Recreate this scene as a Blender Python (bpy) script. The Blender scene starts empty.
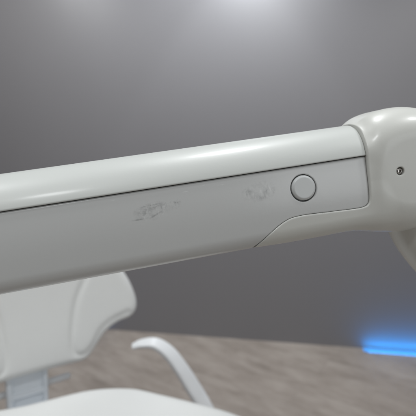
import bpy, math, random
import numpy as np
from mathutils import Matrix, Vector
random.seed(4)
scene = bpy.context.scene
COL = scene.collection

# ------------------------------------------------------------------ helpers
def link(o, parent=None):
    COL.objects.link(o)
    if parent is not None:
        o.parent = parent
    return o

def mesh_obj(name, verts, faces, mat, parent=None, matrix=None, smooth=True):
    me = bpy.data.meshes.new(name)
    me.from_pydata([tuple(v) for v in verts], [], [tuple(f) for f in faces])
    me.update()
    if smooth:
        me.polygons.foreach_set('use_smooth', [True] * len(me.polygons))
    me.materials.append(mat)
    o = link(bpy.data.objects.new(name, me), parent)
    if matrix is not None:
        o.matrix_local = matrix
    return o

def thing(name, label, cat, loc):
    o = link(bpy.data.objects.new(name, None))
    o.location = loc
    o.empty_display_size = 0.05
    o['label'] = label
    o['category'] = cat
    return o

def tag(o, label=None, cat=None, kind=None, group=None):
    if label: o['label'] = label
    if cat: o['category'] = cat
    if kind: o['kind'] = kind
    if group: o['group'] = group
    return o

def grid_axis(*segs):
    """segs: (start, end, step) runs joined into one axis"""
    out = []
    for s, e, d in segs:
        n = max(1, int(round((e - s) / d)))
        out.extend(np.linspace(s, e, n, endpoint=False))
    out.append(segs[-1][1])
    return np.array(out)

def surface(f, xs, ys, zs, iters=6):
    """Surface nets over the implicit solid f<0, vertices relaxed onto the surface."""
    X, Y, Z = xs[:, None, None], ys[None, :, None], zs[None, None, :]
    V = np.asarray(f(X, Y, Z), dtype=np.float32)
    V = np.broadcast_to(V, (len(xs), len(ys), len(zs)))
    I = V < 0
    cnt = np.zeros((len(xs) - 1, len(ys) - 1, len(zs) - 1), np.uint8)
    for a in (0, 1):
        for b in (0, 1):
            for c in (0, 1):
                cnt += I[a:a + cnt.shape[0], b:b + cnt.shape[1], c:c + cnt.shape[2]]
    act = (cnt > 0) & (cnt < 8)
    ci, cj, ck = np.nonzero(act)
    idx = -np.ones(cnt.shape, np.int64)
    idx[ci, cj, ck] = np.arange(len(ci))
    acc = np.zeros((len(ci), 3)); num = np.zeros(len(ci))
    corners = [(a, b, c) for a in (0, 1) for b in (0, 1) for c in (0, 1)]
    for p in corners:
        for ax in range(3):
            if p[ax]: continue
            q = list(p); q[ax] = 1
            v0 = V[ci + p[0], cj + p[1], ck + p[2]]
            v1 = V[ci + q[0], cj + q[1], ck + q[2]]
            m = (v0 < 0) != (v1 < 0)
            t = np.where(m, v0 / np.where(m, v0 - v1, 1), 0)
            P0 = np.stack([xs[ci + p[0]], ys[cj + p[1]], zs[ck + p[2]]], 1)
            P1 = np.stack([xs[ci + q[0]], ys[cj + q[1]], zs[ck + q[2]]], 1)
            acc += np.where(m[:, None], P0 + (P1 - P0) * t[:, None], 0)
            num += m
    P = acc / num[:, None]
    step = min(np.diff(xs).min(), np.diff(ys).min(), np.diff(zs).min())
    h = step * 0.05
    ff = lambda Q: np.asarray(f(Q[:, 0], Q[:, 1], Q[:, 2]), dtype=np.float64)
    for _ in range(iters):
        v = ff(P)
        g = np.zeros_like(P)
        for ax in range(3):
            d = np.zeros(3); d[ax] = h
            g[:, ax] = (ff(P + d) - ff(P - d)) / (2 * h)
        s = (g * g).sum(1)
        mv = -v[:, None] * g / np.maximum(s, 0.05)[:, None]
        L = np.linalg.norm(mv, axis=1)
        mv *= np.minimum(1, 0.6 * step / np.maximum(L, 1e-12))[:, None]
        P = P + mv
    F = []
    for ax in range(3):
        A = np.swapaxes(I, 0, ax); D = np.swapaxes(idx, 0, ax)
        # edges along axis ax; the other two axes are interior
        e0 = A[:-1, 1:-1, 1:-1]; e1 = A[1:, 1:-1, 1:-1]
        i, j, k = np.nonzero(e0 != e1)
        flip = e0[i, j, k]
        a = D[i, j, k]; b = D[i, j + 1, k]; c = D[i, j + 1, k + 1]; d = D[i, j, k + 1]
        q = np.stack([a, b, c, d], 1)
        if ax != 0: flip = ~flip           # the swap mirrors the other two axes
        q[~flip] = q[~flip][:, ::-1]
        F.append(q)
    F = np.concatenate(F)
    F = F[(F >= 0).all(1)]
    return P, F

def poly_sdf(poly):
    poly = np.asarray(poly, float)
    def f(x, y):
        x, y = np.broadcast_arrays(x, y)
        d = np.full(x.shape, 1e18); s = np.ones(x.shape)
        n = len(poly)
        for i in range(n):
            ax_, ay = poly[i]; bx, by = poly[i - 1]
            ex, ey = bx - ax_, by - ay
            wx, wy = x - ax_, y - ay
            t = np.clip((wx * ex + wy * ey) / (ex * ex + ey * ey + 1e-18), 0, 1)
            dx, dy = wx - ex * t, wy - ey * t
            d = np.minimum(d, dx * dx + dy * dy)
            c1 = y >= ay; c2 = y < by; c3 = ex * wy > ey * wx
            allc = (c1 & c2 & c3) | (~c1 & ~c2 & ~c3)
            s = np.where(allc, -s, s)
        return s * np.sqrt(d)
    return f

def line_dist(pts):
    pts = np.asarray(pts, float)
    def f(x, y):
        x, y = np.broadcast_arrays(x, y)
        d = np.full(x.shape, 1e18)
        for i in range(len(pts) - 1):
            ax_, ay = pts[i]; ex, ey = pts[i + 1] - pts[i]
            wx, wy = x - ax_, y - ay
            t = np.clip((wx * ex + wy * ey) / (ex * ex + ey * ey + 1e-18), 0, 1)
            d = np.minimum(d, (wx - ex * t) ** 2 + (wy - ey * t) ** 2)
        return np.sqrt(d)
    return f

def spline(pts, n=6, closed=False):
    """Catmull-Rom through the points"""
    P = np.asarray(pts, float); out = []
    N = len(P)
    rng = range(N if closed else N - 1)
    for i in rng:
        if closed:
            p0, p1, p2, p3 = P[i - 1], P[i], P[(i + 1) % N], P[(i + 2) % N]
        else:
            p1, p2 = P[i], P[i + 1]
            p0 = P[i - 1] if i else 2 * p1 - p2
            p3 = P[i + 2] if i + 2 < N else 2 * p2 - p1
        for k in range(n):
            t = k / n
            out.append(0.5 * ((2 * p1) + (-p0 + p2) * t + (2 * p0 - 5 * p1 + 4 * p2 - p3) * t * t
                              + (-p0 + 3 * p1 - 3 * p2 + p3) * t ** 3))
    if not closed: out.append(P[-1])
    return np.array(out)

def smin(a, b, k):
    h = np.clip(0.5 + 0.5 * (b - a) / k, 0, 1)
    return b + (a - b) * h - k * h * (1 - h)
def smax(a, b, k): return -smin(-a, -b, k)

def extrude_sdf(d2, z, h, r):
    """rounded extrusion of a 2-D distance, half height h, edge radius r"""
    qx = d2 + r; qz = np.abs(z) - h + r
    return np.minimum(np.maximum(qx, qz), 0) + np.sqrt(np.maximum(qx, 0) ** 2 + np.maximum(qz, 0) ** 2) - r

def rbox(x, y, z, c, half, r):
    qx = np.abs(x - c[0]) - half[0] + r; qy = np.abs(y - c[1]) - half[1] + r; qz = np.abs(z - c[2]) - half[2] + r
    return np.minimum(np.maximum(qx, np.maximum(qy, qz)), 0) + np.sqrt(
        np.maximum(qx, 0) ** 2 + np.maximum(qy, 0) ** 2 + np.maximum(qz, 0) ** 2) - r

def lathe(profile, seg=64):
    """profile of (radius, height) round local z; closed with poles if radius 0"""
    V, F = [], []
    rows = []
    for r, h in profile:
        if r < 1e-9:
            rows.append([len(V)]); V.append((0, 0, h))
        else:
            rows.append(list(range(len(V), len(V) + seg)))
            V += [(r * math.cos(2 * math.pi * i / seg), r * math.sin(2 * math.pi * i / seg), h) for i in range(seg)]
    for a, b in zip(rows, rows[1:]):
        for i in range(seg):
            j = (i + 1) % seg
            if len(a) == 1: F.append((a[0], b[i], b[j]))
            elif len(b) == 1: F.append((a[i], b[0], a[j]))
            else: F.append((a[i], b[i], b[j], a[j]))
    F = [f[::-1] for f in F]
    return V, F

def tube(pts, radii, up=(0, 0, 1), seg=28, power=2.0, sub=8):
    """swept tube; radii are (r_side, r_up) pairs per point, super-elliptic section"""
    data = spline([tuple(p) + tuple(r) for p, r in zip(pts, radii)], sub)
    P = data[:, :3]; R = data[:, 3:]
    T = np.gradient(P, axis=0); T /= np.linalg.norm(T, axis=1)[:, None]
    V, F = [], []
    up = np.array(up, float)
    for p, t, r in zip(P, T, R):
        s = np.cross(t, up); s /= np.linalg.norm(s)
        u = np.cross(s, t)
        for i in range(seg):
            a = 2 * math.pi * i / seg
            ca, sa = math.cos(a), math.sin(a)
            ca = math.copysign(abs(ca) ** (2 / power), ca); sa = math.copysign(abs(sa) ** (2 / power), sa)
            V.append(p + s * r[0] * ca + u * r[1] * sa)
    n = len(P)
    for k in range(n - 1):
        for i in range(seg):
            j = (i + 1) % seg
            F.append((k * seg + i, k * seg + j, (k + 1) * seg + j, (k + 1) * seg + i))
    # rounded ends
    for k, sg in ((0, -1), (n - 1, 1)):
        c = P[k] ; r = min(R[k])
        prev = [k * seg + i for i in range(seg)]
        for a in (25, 50, 72):
            ca, sa = math.cos(math.radians(a)), math.sin(math.radians(a))
            new = []
            for i in range(seg):
                q = np.asarray(V[k * seg + i]); new.append(len(V))
                V.append(c + (q - c) * ca + T[k] * sg * r * 0.8 * sa)
            for i in range(seg):
                j = (i + 1) % seg
                f = (prev[i], prev[j], new[j], new[i])
                F.append(f if sg > 0 else f[::-1])
            prev = new
        t_ = len(V); V.append(c + T[k] * sg * r * 0.8)
        for i in range(seg):
            j = (i + 1) % seg
            f = (prev[i], prev[j], t_)
            F.append(f if sg > 0 else f[::-1])
    return V, F

# ------------------------------------------------------------------ materials
class Nodes:
    def __init__(self, name):
        self.m = bpy.data.materials.new(name); self.m.use_nodes = True
        self.t = self.m.node_tree; self.b = self.t.nodes['Principled BSDF']
    def n(self, typ, **kw):
        nd = self.t.nodes.new(typ)
        for k, v in kw.items():
            if isinstance(k, str) and hasattr(nd, k): setattr(nd, k, v)
        return nd
    def l(self, a, b): self.t.links.new(a, b)
    def setv(self, sock, v): self.b.inputs[sock].default_value = v
    def math(self, op, a, b=None, clamp=False):
        nd = self.n('ShaderNodeMath'); nd.operation = op; nd.use_clamp = clamp
        for i, v in enumerate((a, b)):
            if v is None: continue
            if isinstance(v, (int, float)): nd.inputs[i].default_value = v
            else: self.l(v, nd.inputs[i])
        return nd.outputs[0]
    def coords(self, scale=(1, 1, 1), rot=(0, 0, 0), loc=(0, 0, 0)):
        tc = self.n('ShaderNodeTexCoord'); mp = self.n('ShaderNodeMapping')
        mp.inputs['Scale'].default_value = scale; mp.inputs['Rotation'].default_value = rot
        mp.inputs['Location'].default_value = loc
        self.l(tc.outputs['Object'], mp.inputs['Vector'])
        return mp.outputs['Vector']
    def noise(self, vec, scale, detail=4, rough=0.55):
        nd = self.n('ShaderNodeTexNoise')
        nd.inputs['Scale'].default_value = scale; nd.inputs['Detail'].default_value = detail
        nd.inputs['Roughness'].default_value = rough
        self.l(vec, nd.inputs['Vector']); return nd.outputs['Fac']
    def ramp(self, fac, stops):
        nd = self.n('ShaderNodeValToRGB'); el = nd.color_ramp.elements
        while len(el) < len(stops): el.new(0.5)
        for e, (p, c) in zip(el, stops):
            e.position = p; e.color = tuple(c) + (1,) if len(c) == 3 else c
        self.l(fac, nd.inputs['Fac']); return nd.outputs['Color']
    def mix(self, fac, a, b):
        nd = self.n('ShaderNodeMix'); nd.data_type = 'RGBA'
        for s, v in ((nd.inputs[0], fac), (nd.inputs[6], a), (nd.inputs[7], b)):
            if isinstance(v, (int, float)): s.default_value = v
            elif isinstance(v, tuple): s.default_value = tuple(v) + (1,)
            else: self.l(v, s)
        return nd.outputs[2]
    def bump(self, h, strength, dist=0.001):
        nd = self.n('ShaderNodeBump'); nd.inputs['Strength'].default_value = strength
        nd.inputs['Distance'].default_value = dist
        self.l(h, nd.inputs['Height']); self.l(nd.outputs['Normal'], self.b.inputs['Normal'])

def plastic(name, col, rough, peel=0.06, dirt=0.05, coat=0.0, streak=0.0):
    k = Nodes(name)
    v = k.coords()
    big = k.noise(v, 9, 3)
    dark = tuple(c * (1 - dirt) for c in col)
    base = k.mix(k.ramp(big, [(0.35, (0, 0, 0)), (0.7, (1, 1, 1))]), dark, col)
    k.l(base, k.b.inputs['Base Color'])
    sm = k.noise(v, 60, 4, 0.6)
    r = k.n('ShaderNodeMapRange'); r.inputs['To Min'].default_value = rough - 0.012; r.inputs['To Max'].default_value = rough + 0.02
    k.l(sm, r.inputs['Value']); k.l(r.outputs[0], k.b.inputs['Roughness'])
    k.setv('Coat Weight', coat); k.setv('Coat Roughness', 0.14)
    k.bump(k.noise(v, 420, 2), peel, 0.0004)
    return k.m

M_cover = plastic('gloss_white_cover', (0.525, 0.54, 0.518), 0.42, dirt=0.012, coat=0.14)
M_house = plastic('white_moulded_housing', (0.585, 0.588, 0.553), 0.36, dirt=0.012, coat=0.15)
M_button = plastic('button_plastic', (0.56, 0.575, 0.57), 0.36, dirt=0.01)
M_leather = plastic('white_upholstery', (0.75, 0.755, 0.74), 0.5, peel=0.2, dirt=0.02)
M_chairp = plastic('white_chair_plastic', (0.72, 0.73, 0.74), 0.35)

def panel_material():
    k = Nodes('scuffed_grey_panel')
    v = k.coords()
    base = k.mix(k.noise(v, 14, 3), (0.530, 0.537, 0.530), (0.543, 0.549, 0.542))
    tc = k.n('ShaderNodeTexCoord'); sp = k.n('ShaderNodeSeparateXYZ'); k.l(tc.outputs['Object'], sp.inputs[0])
    X, Y, Z = sp.outputs
    def patch(cx, cy, rx, ry, tilt):
        dx = k.math('SUBTRACT', X, cx); dy0 = k.math('SUBTRACT', Y, cy)
        dy = k.math('SUBTRACT', dy0, k.math('MULTIPLY', dx, tilt))
        q = k.math('ADD', k.math('POWER', k.math('ABSOLUTE', k.math('DIVIDE', dx, rx)), 2.6),
                   k.math('POWER', k.math('ABSOLUTE', k.math('DIVIDE', dy, ry)), 2.2))
        m = k.math('SUBTRACT', 1.0, q, clamp=True)
        return k.math('MULTIPLY', m, k.math('GREATER_THAN', Z, 0.0))
    # worn-off lettering: two smudges of thin rubbed flecks
    p1 = patch(-0.1885, -0.0012, 0.0140, 0.0066, 0.02)
    p1b = patch(-0.1725, 0.0010, 0.005, 0.0038, 0.3)
    p2 = patch(-0.110, 0.0002, 0.0145, 0.0072, 0.10)
    fl = k.noise(k.coords(scale=(1, 1.5, 1), rot=(0, 0, 0.25)), 330, 5, 0.62)
    fl2 = k.noise(k.coords(scale=(1.6, 0.8, 1), rot=(0, 0, -0.4), loc=(0.3, 0, 0)), 210, 4, 0.7)
    flecks = k.ramp(fl, [(0.46, (0, 0, 0)), (0.60, (1, 1, 1))])
    flecks2 = k.ramp(fl2, [(0.50, (0, 0, 0)), (0.63, (1, 1, 1))])
    gap = k.ramp(k.noise(k.coords(scale=(1, 1.4, 1), loc=(0.11, 0.05, 0)), 105, 3, 0.6), [(0.40, (0.12, 0.12, 0.12)), (0.58, (1, 1, 1))])
    def soft(m, p=0.7): return k.math('MULTIPLY', k.math('POWER', m, p), gap)
    f1 = k.math('MULTIPLY', soft(p1), k.math('MAXIMUM', flecks, k.math('MULTIPLY', flecks2, 0.8)))
    f1b = k.math('MULTIPLY', soft(p1b), flecks2)
    f2 = k.math('MULTIPLY', soft(p2), k.math('MAXIMUM', k.math('MULTIPLY', flecks2, 0.9), k.math('MULTIPLY', flecks, 0.35)))
    # firmer strokes left from the print on the left smudge
    def stroke(cx, cy, rx, ry, tilt=0.0):
        s = patch(cx, cy, rx, ry, tilt)
        return k.math('MULTIPLY', k.math('POWER', s, 0.5), k.ramp(fl2, [(0.42, (0.15, 0.15, 0.15)), (0.56, (1, 1, 1))]))
    st = stroke(-0.1820, -0.0008, 0.0007, 0.0045)
    for a in ((-0.1890, 0.0030, 0.0085, 0.0005, 0.05), (-0.1985, -0.0055, 0.006, 0.0006, 0.02), (-0.1865, -0.0040, 0.0055, 0.0007, 0.4),
              (-0.1715, 0.0022, 0.0022, 0.0008, -0.3)):
        st = k.math('MAXIMUM', st, stroke(*a))
    m = k.math('MAXIMUM', k.math('MULTIPLY', k.math('MAXIMUM', k.math('MAXIMUM', k.math('MULTIPLY', f1, 0.85), f1b), st), 0.48), k.math('MULTIPLY', f2, 0.52), clamp=True)
    col = k.mix(m, base, (0.15, 0.155, 0.155))
    light = k.math('MULTIPLY', k.math('MAXIMUM', p1, p2), k.math('MULTIPLY', k.ramp(fl2, [(0.36, (1, 1, 1)), (0.44, (0, 0, 0))]), 0.45))
    col = k.mix(light, col, (0.70, 0.70, 0.69))
    nick = stroke(-0.163, 0.0086, 0.0030, 0.0004, 0.02)
    for a in ((-0.1375, 0.0096, 0.0026, 0.0004, 0.03), (-0.150, 0.0112, 0.0012, 0.0004, 0.0), (-0.214, 0.0105, 0.0018, 0.00035, 0.02)):
        nick = k.math('MAXIMUM', nick, stroke(*a))
    col = k.mix(k.math('MULTIPLY', nick, 0.4, clamp=True), col, (0.72, 0.73, 0.72))
    # hairline rub marks along the panel
    hl = k.noise(k.coords(scale=(0.03, 1, 1), rot=(0, 0, 0.02)), 900, 2, 0.5)
    hm = k.math('MULTIPLY', k.ramp(hl, [(0.70, (0, 0, 0)), (0.76, (1, 1, 1))]), 0.10)
    col = k.mix(hm, col, (0.56, 0.57, 0.56))
    k.l(col, k.b.inputs['Base Color'])
    ro = k.math('ADD', 0.24, k.math('MULTIPLY', m, 0.25))
    k.l(ro, k.b.inputs['Roughness'])
    k.bump(k.math('ADD', k.noise(v, 420, 2), k.math('MULTIPLY', m, 0.6)), 0.06, 0.0004)
    return k.m
M_panel = panel_material()

def metal(name, col, rough):
    k = Nodes(name); k.setv('Metallic', 1.0)
    v = k.coords()
    k.l(k.mix(k.noise(v, 40, 3), tuple(c * 0.85 for c in col), col), k.b.inputs['Base Color'])
    k.setv('Roughness', rough); return k.m
M_screw = metal('dark_steel', (0.40, 0.38, 0.36), 0.16)
M_bracket = plastic('pale_painted_bracket', (0.76, 0.80, 0.84), 0.28)
M_alu = plastic('dull_channel', (0.2, 0.2, 0.21), 0.5)

def wall_material():
    k = Nodes('grey_satin_wall')
    v = k.coords()
    k.l(k.mix(k.noise(v, 1.3, 3), (0.151, 0.145, 0.149), (0.159, 0.153, 0.157)), k.b.inputs['Base Color'])
    r = k.n('ShaderNodeMapRange'); r.inputs['To Min'].default_value = 0.36; r.inputs['To Max'].default_value = 0.46
    k.l(k.noise(v, 3, 3), r.inputs['Value']); k.l(r.outputs[0], k.b.inputs['Roughness'])
    k.bump(k.noise(v, 160, 3), 0.05, 0.001)
    return k.m
M_wall = wall_material()

def floor_material():
    k = Nodes('greyed_wood_planks')
    ang = math.radians(-143)
    v = k.coords(rot=(0, 0, ang))
    br = k.n('ShaderNodeTexBrick')
    br.offset = 0.37; br.offset_frequency = 2
    for s, val in (('Scale', 1.0), ('Mortar Size', 0.0012), ('Mortar Smooth', 0.3), ('Bias', 0.0), ('Brick Width', 1.25), ('Row Height', 0.18)):
        br.inputs[s].default_value = val
    br.inputs['Color1'].default_value = (0, 0, 0, 1); br.inputs['Color2'].default_value = (1, 1, 1, 1)
    br.inputs['Mortar'].default_value = (0.3, 0.3, 0.3, 1)
    k.l(v, br.inputs['Vector'])
    st = k.n('ShaderNodeMapping'); st.inputs['Scale'].default_value = (0.30, 1, 1); k.l(v, st.inputs['Vector'])
    # every plank its own grain
    off = k.n('ShaderNodeVectorMath'); off.operation = 'MULTIPLY_ADD'
    k.l(br.outputs['Color'], off.inputs[0]); off.inputs[1].default_value = (7.3, 3.1, 0); k.l(st.outputs[0], off.inputs[2])
    g = k.noise(off.outputs[0], 11, 6, 0.62)
    g2 = k.noise(off.outputs[0], 60, 4, 0.6)
    tone = k.math('ADD', k.math('MULTIPLY', g, 0.75), k.math('MULTIPLY', g2, 0.25))
    col = k.ramp(tone, [(0.30, (0.170, 0.143, 0.121)), (0.48, (0.268, 0.231, 0.202)), (0.66, (0.355, 0.315, 0.280))])
    pl = k.mix(k.math('MULTIPLY', br.outputs['Color'], 0.22), col, (0.19, 0.156, 0.134))
    seam = k.mix(k.math('MULTIPLY', br.outputs['Fac'], 0.35), pl, (0.06, 0.05, 0.045))
    k.l(seam, k.b.inputs['Base Color'])
    k.setv('Roughness', 0.48)
    k.bump(tone, 0.12, 0.001)
    return k.m
M_floor = floor_material()

def emit(name, col, s):
    k = Nodes(name); k.setv('Base Color', (0.1, 0.1, 0.1, 1))
    k.setv('Emission Color', tuple(col) + (1,)); k.setv('Emission Strength', s); return k.m
M_led = emit('blue_led_diffuser', (0.001, 0.32, 1.0), 1.05)

# ------------------------------------------------------------------ camera
EYE = Vector((0, 0, 1.07)); PITCH = math.radians(5.9)
cam = bpy.data.cameras.new('camera'); co = link(bpy.data.objects.new('camera', cam))
co.location = EYE; co.rotation_euler = (math.radians(90) - PITCH, 0, 0)
cam.sensor_width = 36; cam.lens = 36 * 417 / 416
cam.clip_start = 0.01; cam.clip_end = 60
cam.dof.use_dof = True; cam.dof.focus_distance = 0.305; cam.dof.aperture_fstop = 8.8
scene.camera = co

# ------------------------------------------------------------------ setting
WA = Vector((0.985, -0.1787, 0)).normalized()                 # along the wall base
WB = Vector((-0.505, 2.605, 0)); WNrm = Vector((WA.y, -WA.x, 0))   # towards the room
tag(mesh_obj('floor', [(-4, -3, 0), (5, -3, 0), (5, 4.5, 0), (-4, 4.5, 0)], [(0, 1, 2, 3)], M_floor, smooth=False), kind='structure',
    label='grey brown wood plank floor of the room')
def slab(p0, along, L, depth_dir, D, H):
    q = [p0, p0 + along * L, p0 + along * L + depth_dir * D, p0 + depth_dir * D]
    V = [tuple(p) for p in q] + [tuple(p + Vector((0, 0, H))) for p in q]
    return V, [(3, 2, 1, 0), (4, 5, 6, 7), (0, 1, 5, 4), (1, 2, 6, 5), (2, 3, 7, 6), (3, 0, 4, 7)]
V, F = slab(WB - WA * 3.2 + Vector((0, 0, -0.02)), WA, 7.2, -WNrm, 0.12, 2.9)
tag(mesh_obj('wall', V, F, M_wall, smooth=False), kind='structure', label='plain satin grey wall behind the arm')

# blue light strips in a low channel along the foot of the wall
def led(s0, s1, label, power):
    c = WB + WA * s0
    root = thing('light_strip', label, 'light strip', c + WNrm * 0.012)
    root['group'] = 'blue light strips along the foot of the wall'
    L = s1 - s0
    rel = lambda s, n, z: tuple(WA * s + WNrm * (n - 0.012) + Vector((0, 0, z)))
    def bx(name, s, e, n0, n1, z0, z1, m):
        V = [rel(s, n0, z0), rel(e, n0, z0), rel(e, n1, z0), rel(s, n1, z0), rel(s, n0, z1), rel(e, n0, z1), rel(e, n1, z1), rel(s, n1, z1)]
        F = [(0, 1, 2, 3), (7, 6, 5, 4), (4, 5, 1, 0), (5, 6, 2, 1), (6, 7, 3, 2), (7, 4, 0, 3)]
        return mesh_obj(name, V, F, m, root, smooth=False)
    # low profile on the floor: flat diffuser between the wall and a small lip
    bx('channel', 0, L, 0.0505, 0.052, 0.0, 0.005, M_alu)
    bx('diffuser', 0.002, L - 0.002, 0.002, 0.050, 0.001, 0.004, M_led)
    la = bpy.data.lights.new('blue_led_lamp', 'AREA'); la.shape = 'RECTANGLE'; la.size = L - 0.02; la.size_y = 0.01
    la.energy = power * L; la.color = (0.0, 0.32, 1.0)
    lo = link(bpy.data.objects.new('blue_led_lamp', la), root)
    z_ = -(Vector((0, 0, 1)) * 0.92 - WNrm * 0.39).normalized()
    lo.matrix_local = Matrix.Translation(rel(L / 2 + 0.01, 0.054, 0.0052)) @ Matrix((WA, z_.cross(WA), z_)).transposed().to_4x4()
    return root
s_right = 1.435
led(s_right, s_right + 1.6, 'blue light strip glowing at the foot of the wall right of the dental arm', 3.3)
led(-1.9, -0.16, 'blue light strip at the foot of the wall mostly hidden behind the white chair', 0.7)

# ------------------------------------------------------------------ dental arm
A = Vector((0.97343265, 0.17858207, 0.14330845)); A = Vector((0.97343, 0.17858, 0.14331)).normalized()
UZ = Vector((0, 0, 1)); U = (UZ - A * A.z).normalized(); N = A.cross(U)
O = Vector((0.14432687, 0.32488848, 1.0660692)) - N * 0.030       # mid-plane of the arm
BASE = Vector((0.335, 0.385, 0.0))
ARM = thing('dental_unit', 'white jointed dental unit arm with a round button and scuffed grey side panel', 'dental unit', BASE)
R3 = Matrix((A, U, N)).transposed().to_4x4()
MARM = Matrix.Translation(O - BASE) @ R3
MM = 0.001
HT = 30.0                                                     # half thickness, millimetres
def bulge(u):
    """half thickness of the gently barrelled flank at height u (mm)"""
    v = np.clip(u, -45.0, 30.0) + 18.0
    return HT + 2.6 - np.where(v > 0, 3.0 * (v / 32.0) ** 2, 1.4 * (v / 26.0) ** 2)
def section(u, n, grow=0.0):
    """arm cross-section, round on top and softly rounded below (mm)"""
    r = 13.0
    qx = np.abs(n) - bulge(u) + r; qy = -43.0 - u + r                 # flat flanks, rounded belly
    return np.minimum(np.maximum(qx, qy), 0) + np.sqrt(np.maximum(qx, 0) ** 2 + np.maximum(qy, 0) ** 2) - r - grow
def crown(u, n, grow=0.0):
    """domed elliptical top of the arm (mm)"""
    a, b, uc = 33.0 + grow, 37.0 + grow, 2.5
    k0 = np.sqrt((n / a) ** 2 + ((u - uc) / b) ** 2)
    k1 = np.sqrt((n / a ** 2) ** 2 + ((u - uc) / b ** 2) ** 2) + 1e-9
    return k0 * (k0 - 1) / k1
# the outline where the arm's shells end and the elbow housing begins
end_curve = spline([(-19.2, 52.0), (-19.3, 44.0), (-19.6, 39.0), (-20.0, 34.0), (-21.2, 26.0), (-22.6, 15.0), (-23.5, 3.5), (-24.1, -11.9), (-24.6, -18.8), (-26.2, -22.4), (-30.0, -24.1),
                    (-38.0, -24.3), (-60.3, -23.2), (-80.5, -22.4), (-92.6, -24.2), (-105.3, -31.3), (-116.6, -40.3), (-121.0, -45.0), (-126, -52)], 6)
slot_poly = [(-19.2, 80), ] + [tuple(p) for p in end_curve] + [(-126, -80), (-900, -80), (-900, 80)]
slot = poly_sdf(slot_poly)
AL = -480.0                                                    # left end, out of view
def left_end(a): return (AL - a)

def f_cover(a, u, n):
    d = smax(crown(u, n), 14.55 - u, 0.8)
    d = smax(d, slot(a, u) + 0.25, 0.7)
    return smax(d, left_end(a), 6)
BUT = (-76.0, -2.3)
def f_panel(a, u, n):
    s = section(u, n)
    d = smax(s, u - 14.0, 1.5)
    d = smax(d, slot(a, u) + 0.22, 0.7)
    d = smax(d, left_end(a), 6)
    hole = np.maximum(np.hypot(a - BUT[0], u - BUT[1]) - 10.2, 26.0 - n)
    return smax(d, -hole, 0.35)
DC = (14.0, -2.5); DR = 51.0; DH = 37.0; DF = 27.0; DX = 1.215
SCREW = (0.6, -0.9)
def f_house(a, u, n):
    drum = extrude_sdf(np.hypot((a - DC[0]) / DX, u - DC[1]) - DR, n, DH, DF)
    drum = drum + 2.3 * np.exp(-(slot(a, u) / 7.5) ** 2)          # the housing starts flush with the arm's shells
    neck = smin(smax(section(u, n, 0.9), u - 20.0, 4.0), smax(crown(u, n, 0.8), 15.0 - u, 9.0), 6.0)
    neck = smax(neck, a + 10.0, 12)
    # the tongue's underside lifts to meet the arm at its tip
    neck = smax(neck, -(u + 45.6) - (a + 88.0) * 0.10, 3.0)
    d = smin(drum, neck, 5.0 + 7.0 * np.clip((-u - 5.0) / 35.0, 0, 1))
    d = smax(d, -(slot(a, u)), 0.6)
    d = np.maximum(d, -126.0 - a)
    cs = np.maximum(np.hypot(a - SCREW[0], u - SCREW[1]) - 3.15, DH - 3.2 - n)
    return smax(d, -cs, 0.5)

ua = grid_axis((-50, 47, 0.65))
P, F = surface(f_cover, grid_axis((-484, -130, 4.0), (-130, -60, 1.6), (-60, -20, 0.6)), grid_axis((12.5, 43, 0.6)), grid_axis((-33, 0, 1.6), (0, 33, 0.6)))
mesh_obj('top_cover', P * MM, F, M_cover, ARM, MARM)
P, F = surface(f_panel, grid_axis((-484, -150, 4.0), (-150, -18, 0.55)), grid_axis((-46, 17, 0.55)), grid_axis((-33, 18, 2.2), (18, 33, 0.55)))
mesh_obj('side_panel', P * MM, F, M_panel, ARM, MARM)
P, F = surface(f_house, grid_axis((-128, 20, 0.6), (20, 70, 1.3)), grid_axis((-58, 54, 0.6)), grid_axis((-41, 0, 1.8), (0, 41, 0.6)))
HOUSE = mesh_obj('elbow_housing', P * MM, F, M_house, ARM, MARM)

# release button, slightly proud of the panel
def f_button(x, y, z):
    r = np.hypot(x, y)
    d = extrude_sdf(r - 9.3, z, 4.0, 0.4)
    return smax(d, (r - 7.9) * 0.66 + (z - 4.0) * 0.751, 0.35)     # broad chamfer round a flat face
P, F = surface(f_button, grid_axis((-11, 11, 0.3)), grid_axis((-11, 11, 0.3)), grid_axis((-5, 5, 0.25)))
tl = math.radians(4.5); cy, sy = math.cos(tl), math.sin(tl)
P = np.stack([P[:, 0], P[:, 1] * cy + P[:, 2] * sy, P[:, 2] * cy - P[:, 1] * sy], 1)      # square to the barrelled flank
mesh_obj('button', (P + np.array([BUT[0], BUT[1], float(bulge(BUT[1])) - 2.6])) * MM, F, M_button, ARM, MARM)

# socket screw in its countersink
def f_screw(x, y, z):
    r = np.hypot(x, y)
    d = extrude_sdf(r - 2.45, z, 1.6, 1.0)
    hx = np.maximum(np.abs(x) * 0.866 + np.abs(y) * 0.5, np.abs(y)) - 1.2
    return smax(d, -np.maximum(hx, 0.2 - z), 0.2)
P, F = surface(f_screw, grid_axis((-3, 3, 0.12)), grid_axis((-3, 3, 0.12)), grid_axis((-2, 2, 0.12)))
mesh_obj('screw', (P + np.array([SCREW[0], SCREW[1], DH - 2.3])) * MM, F, M_screw, HOUSE)

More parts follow.
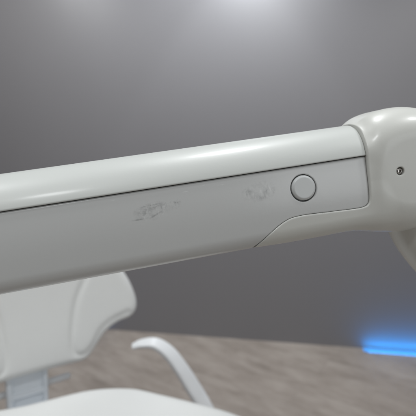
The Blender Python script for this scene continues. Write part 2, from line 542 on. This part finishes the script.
# lower limb: sweeps out of the elbow, down to a floor post out of view
loc = lambda a, u, n=0.0: (O + A * a * MM + U * u * MM + N * n * MM) - BASE
pts = [loc(30, -20), loc(41, -44), loc(52, -66), loc(72, -92), loc(105, -118), loc(150, -145), loc(182, -185)]
pts = [tuple(p) for p in pts] + [(0, 0, 0.78), (0, 0, 0.4), (0, 0, 0.03)]
rad = [(0.028, 0.028), (0.030, 0.030), (0.031, 0.031), (0.031, 0.031), (0.031, 0.031), (0.031, 0.031), (0.031, 0.031), (0.033, 0.033), (0.036, 0.036), (0.038, 0.038)]
V, F = tube(pts, rad, up=tuple(N), seg=40)
mesh_obj('lower_arm', V, F, M_house, ARM)
V, F = lathe([(0, 0.001), (0.17, 0.001), (0.17, 0.012), (0.165, 0.02), (0.08, 0.03), (0.05, 0.04), (0.045, 0.07), (0, 0.07)])
mesh_obj('floor_base', V, F, M_house, ARM)

# ------------------------------------------------------------------ dental chair
CB = Vector((-0.26, 0.80, 0.0))
CH = thing('dental_chair', 'white padded dental chair with winged backrest and curved armrest, behind the long arm', 'dental chair', CB)
Wd = Vector((0.82, 0.57, 0)).normalized(); Fd = Vector((Wd.y, -Wd.x, 0))
B0 = Vector((-0.4487, 1.05, 0.5237))
RB = Matrix((Wd, UZ, Fd)).transposed().to_4x4()                 # x across, y up, z to the front
MB = Matrix.Translation(B0 - CB) @ RB
CX = 0.008
half = [(0.0, -0.006), (0.05, -0.006), (0.095, -0.007), (0.128, 0.000), (0.157, 0.033), (0.183, 0.066), (0.217, 0.087), (0.258, 0.099),
        (0.277, 0.127), (0.270, 0.174), (0.243, 0.233), (0.20, 0.285), (0.12, 0.312), (0.0, 0.320)]
outl = half + [(-x, y) for x, y in half[-2:0:-1]]
outl = spline([(x + CX, y) for x, y in outl], 5, closed=True)
bsd = poly_sdf(outl)
cr = spline([(0.150, 0.300), (0.133, 0.252), (0.100, 0.18), (0.086, 0.10), (0.085, 0.052), (0.094, 0.024), (0.118, 0.020), (0.141, 0.042), (0.165, 0.080), (0.200, 0.104), (0.245, 0.118)], 5)
crR = line_dist([(x + CX, y) for x, y in cr]); crL = line_dist([(-x + CX, y) for x, y in cr])
def f_back(x, y, z):
    zz = z - 0.25 * (x - CX) ** 2 + 0.035
    d = extrude_sdf(bsd(x, y), zz, 0.036, 0.026)
    g = np.minimum(crR(x, y), crL(x, y))
    return d + np.where(zz > 0, 0.004 * np.exp(-(g / 0.008) ** 2), 0)
P, F = surface(f_back, grid_axis((-0.31, 0.33, 0.005)), grid_axis((-0.02, 0.335, 0.005)), grid_axis((-0.09, 0.04, 0.005)))
mesh_obj('backrest', P, F, M_leather, CH, MB)

so = spline([(-0.500, 0.885), (-0.473, 0.905), (-0.38, 0.960), (-0.279, 1.000), (-0.193, 1.006), (-0.117, 0.979), (-0.025, 0.945), (0.055, 0.893), (0.13, 0.81),
             (0.15, 0.69), (0.10, 0.60), (-0.05, 0.555), (-0.24, 0.575), (-0.40, 0.66), (-0.49, 0.77), (-0.515, 0.84)], 5, closed=True)
so[:, 0] -= CB.x; so[:, 1] -= CB.y
ssd = poly_sdf(so)
def f_seat(x, y, z):
    zz = z - 0.472 - 0.010 * np.sin(x * 21 + 0.6) * np.cos(y * 9)
    return extrude_sdf(ssd(x, y), zz, 0.048, 0.034)
P, F = surface(f_seat, grid_axis((-0.31, 0.46, 0.007)), grid_axis((-0.29, 0.26, 0.007)), grid_axis((0.40, 0.55, 0.006)))
mesh_obj('seat', P, F, M_leather, CH)

# support bracket between backrest and seat (local: across, up, front)
def f_br(x, y, z):
    d = rbox(x, y, z, (-0.0205, -0.02, -0.045), (0.046, 0.10, 0.006), 0.004)
    d = smin(d, rbox(x, y, z, (-0.066, -0.02, -0.040), (0.0075, 0.10, 0.012), 0.004), 0.004)
    d = smin(d, rbox(x, y, z, (0.0255, -0.02, -0.040), (0.006, 0.10, 0.012), 0.004), 0.004)
    d = smin(d, rbox(x, y, z, (-0.0205, -0.066, -0.040), (0.05, 0.007, 0.012), 0.004), 0.004)
    d = smin(d, rbox(x, y, z, (-0.0205, -0.118, 0.08), (0.046, 0.012, 0.135), 0.005), 0.01)
    return d
P, F = surface(f_br, grid_axis((-0.085, 0.045, 0.003)), grid_axis((-0.135, 0.09, 0.003)), grid_axis((-0.065, 0.225, 0.004)))
mesh_obj('back_bracket', P, F, M_bracket, CH, MB)
bp = lambda x, y, z: tuple((MB @ Vector((x, y, z))))
V, F = tube([bp(-0.15, -0.068, -0.062), bp(-0.05, -0.066, -0.062), bp(0.05, -0.064, -0.062), bp(0.095, -0.062, -0.062)], [(0.009, 0.009)] * 4, seg=20)
mesh_obj('crossbar', V, F, M_chairp, CH)
# curved armrest, tip drooping to the left
ap = [(-0.215, 1.15, 0.552), (-0.190, 1.15, 0.560), (-0.152, 1.15, 0.560), (-0.115, 1.15, 0.535), (-0.081, 1.15, 0.490), (-0.046, 1.15, 0.432), (-0.012, 1.15, 0.372), (0.012, 1.14, 0.315), (0.012, 1.10, 0.265), (-0.05, 1.00, 0.235), (-0.14, 0.90, 0.23), (-0.21, 0.83, 0.23)]
ar = [(0.010, 0.005), (0.014, 0.007), (0.018, 0.0095), (0.0205, 0.011), (0.0215, 0.012), (0.023, 0.0125), (0.023, 0.0125), (0.023, 0.0125), (0.023, 0.0125), (0.022, 0.014), (0.02, 0.016), (0.02, 0.016)]
ap = [(x - CB.x, y - CB.y, z) for x, y, z in ap]
V, F = tube(ap, ar, up=(0.0, -0.45, 0.89), seg=40, power=3.4)
mesh_obj('armrest', V, F, M_chairp, CH)
V, F = lathe([(0, 0.001), (0.30, 0.001), (0.30, 0.02), (0.285, 0.035), (0.12, 0.06), (0.075, 0.08), (0.07, 0.34), (0.19, 0.37), (0.20, 0.428), (0, 0.428)], 72)
mesh_obj('pedestal', V, F, M_chairp, CH)

# ------------------------------------------------------------------ light
w = bpy.data.worlds.new('World'); scene.world = w; w.use_nodes = True
nt = w.node_tree; bg = nt.nodes['Background']
tc = nt.nodes.new('ShaderNodeTexCoord'); sp = nt.nodes.new('ShaderNodeSeparateXYZ'); rp = nt.nodes.new('ShaderNodeValToRGB')
mr = nt.nodes.new('ShaderNodeMapRange'); mr.inputs['From Min'].default_value = -1; mr.inputs['From Max'].default_value = 1
nt.links.new(tc.outputs['Generated'], sp.inputs[0]); nt.links.new(sp.outputs['Z'], mr.inputs['Value'])
nt.links.new(mr.outputs[0], rp.inputs['Fac']); nt.links.new(rp.outputs['Color'], bg.inputs['Color'])
el = rp.color_ramp.elements
el[0].position = 0.35; el[0].color = (0.20, 0.175, 0.145, 1)
el[1].position = 0.8; el[1].color = (0.62, 0.64, 0.66, 1)
bg.inputs['Strength'].default_value = 0.46

def area(name, loc, size, energy, col=(1, 0.97, 0.93), target=None, shape='DISK', size_y=None):
    L = bpy.data.lights.new(name, 'AREA'); L.shape = shape; L.size = size
    if size_y: L.size_y = size_y
    L.energy = energy; L.color = col
    o = link(bpy.data.objects.new(name, L)); o.location = loc
    t = Vector(target) if target else Vector(loc) - Vector((0, 0, 1))
    o.rotation_euler = (t - Vector(loc)).to_track_quat('-Z', 'Y').to_euler()
    return o
def spot(name, loc, target, energy, ang, blend, col=(1, 0.98, 0.96), rad=0.05):
    L = bpy.data.lights.new(name, 'SPOT'); L.energy = energy; L.spot_size = math.radians(ang); L.spot_blend = blend
    L.color = col; L.shadow_soft_size = rad
    o = link(bpy.data.objects.new(name, L)); o.location = loc
    o.rotation_euler = (Vector(target) - Vector(loc)).to_track_quat('-Z', 'Y').to_euler()
    return o
COOL = (0.97, 0.99, 1.0)
area('ceiling_lamp', (0.1, 0.62, 2.7), 0.32, 15.5, COOL)
area('ceiling_lamp', (-1.1, 0.1, 2.7), 0.28, 13.5, COOL)
area('ceiling_lamp', (1.25, 0.1, 2.7), 0.28, 11, COOL)
area('cool_front_fill', (1.9, -1.7, 1.55), 1.5, 15, (0.94, 0.98, 1.0), (0.1, 0.3, 1.0), 'RECTANGLE', 1.3)  # unseen cool area lamp, added to brighten the flat front faces
area('ceiling_lamp', (-0.5, -1.2, 2.7), 0.3, 13, COOL)
spot('ceiling_downlight', (0.0, 1.6, 2.75), (0.02, 2.4, 1.8), 140, 124, 1.0, (0.90, 0.95, 1.0))
spot('ceiling_downlight', (0.12, 2.13, 2.75), (0.12, 2.15, 0), 20, 64, 0.35, (0.90, 0.95, 1.0), 0.03)
spot('ceiling_downlight', (1.75, 1.45, 2.75), (1.8, 2.2, 1.5), 50, 95, 0.6, COOL)
spot('ceiling_downlight', (-1.5, 1.6, 2.75), (-1.5, 2.6, 1.5), 74, 115, 1.0, COOL)

scene.render.engine = 'CYCLES'
scene.cycles.use_denoising = True
scene.cycles.max_bounces = 8
scene.view_settings.view_transform = 'Standard'; scene.view_settings.look = 'None'
scene.view_settings.exposure = 0.0; scene.view_settings.gamma = 1.0
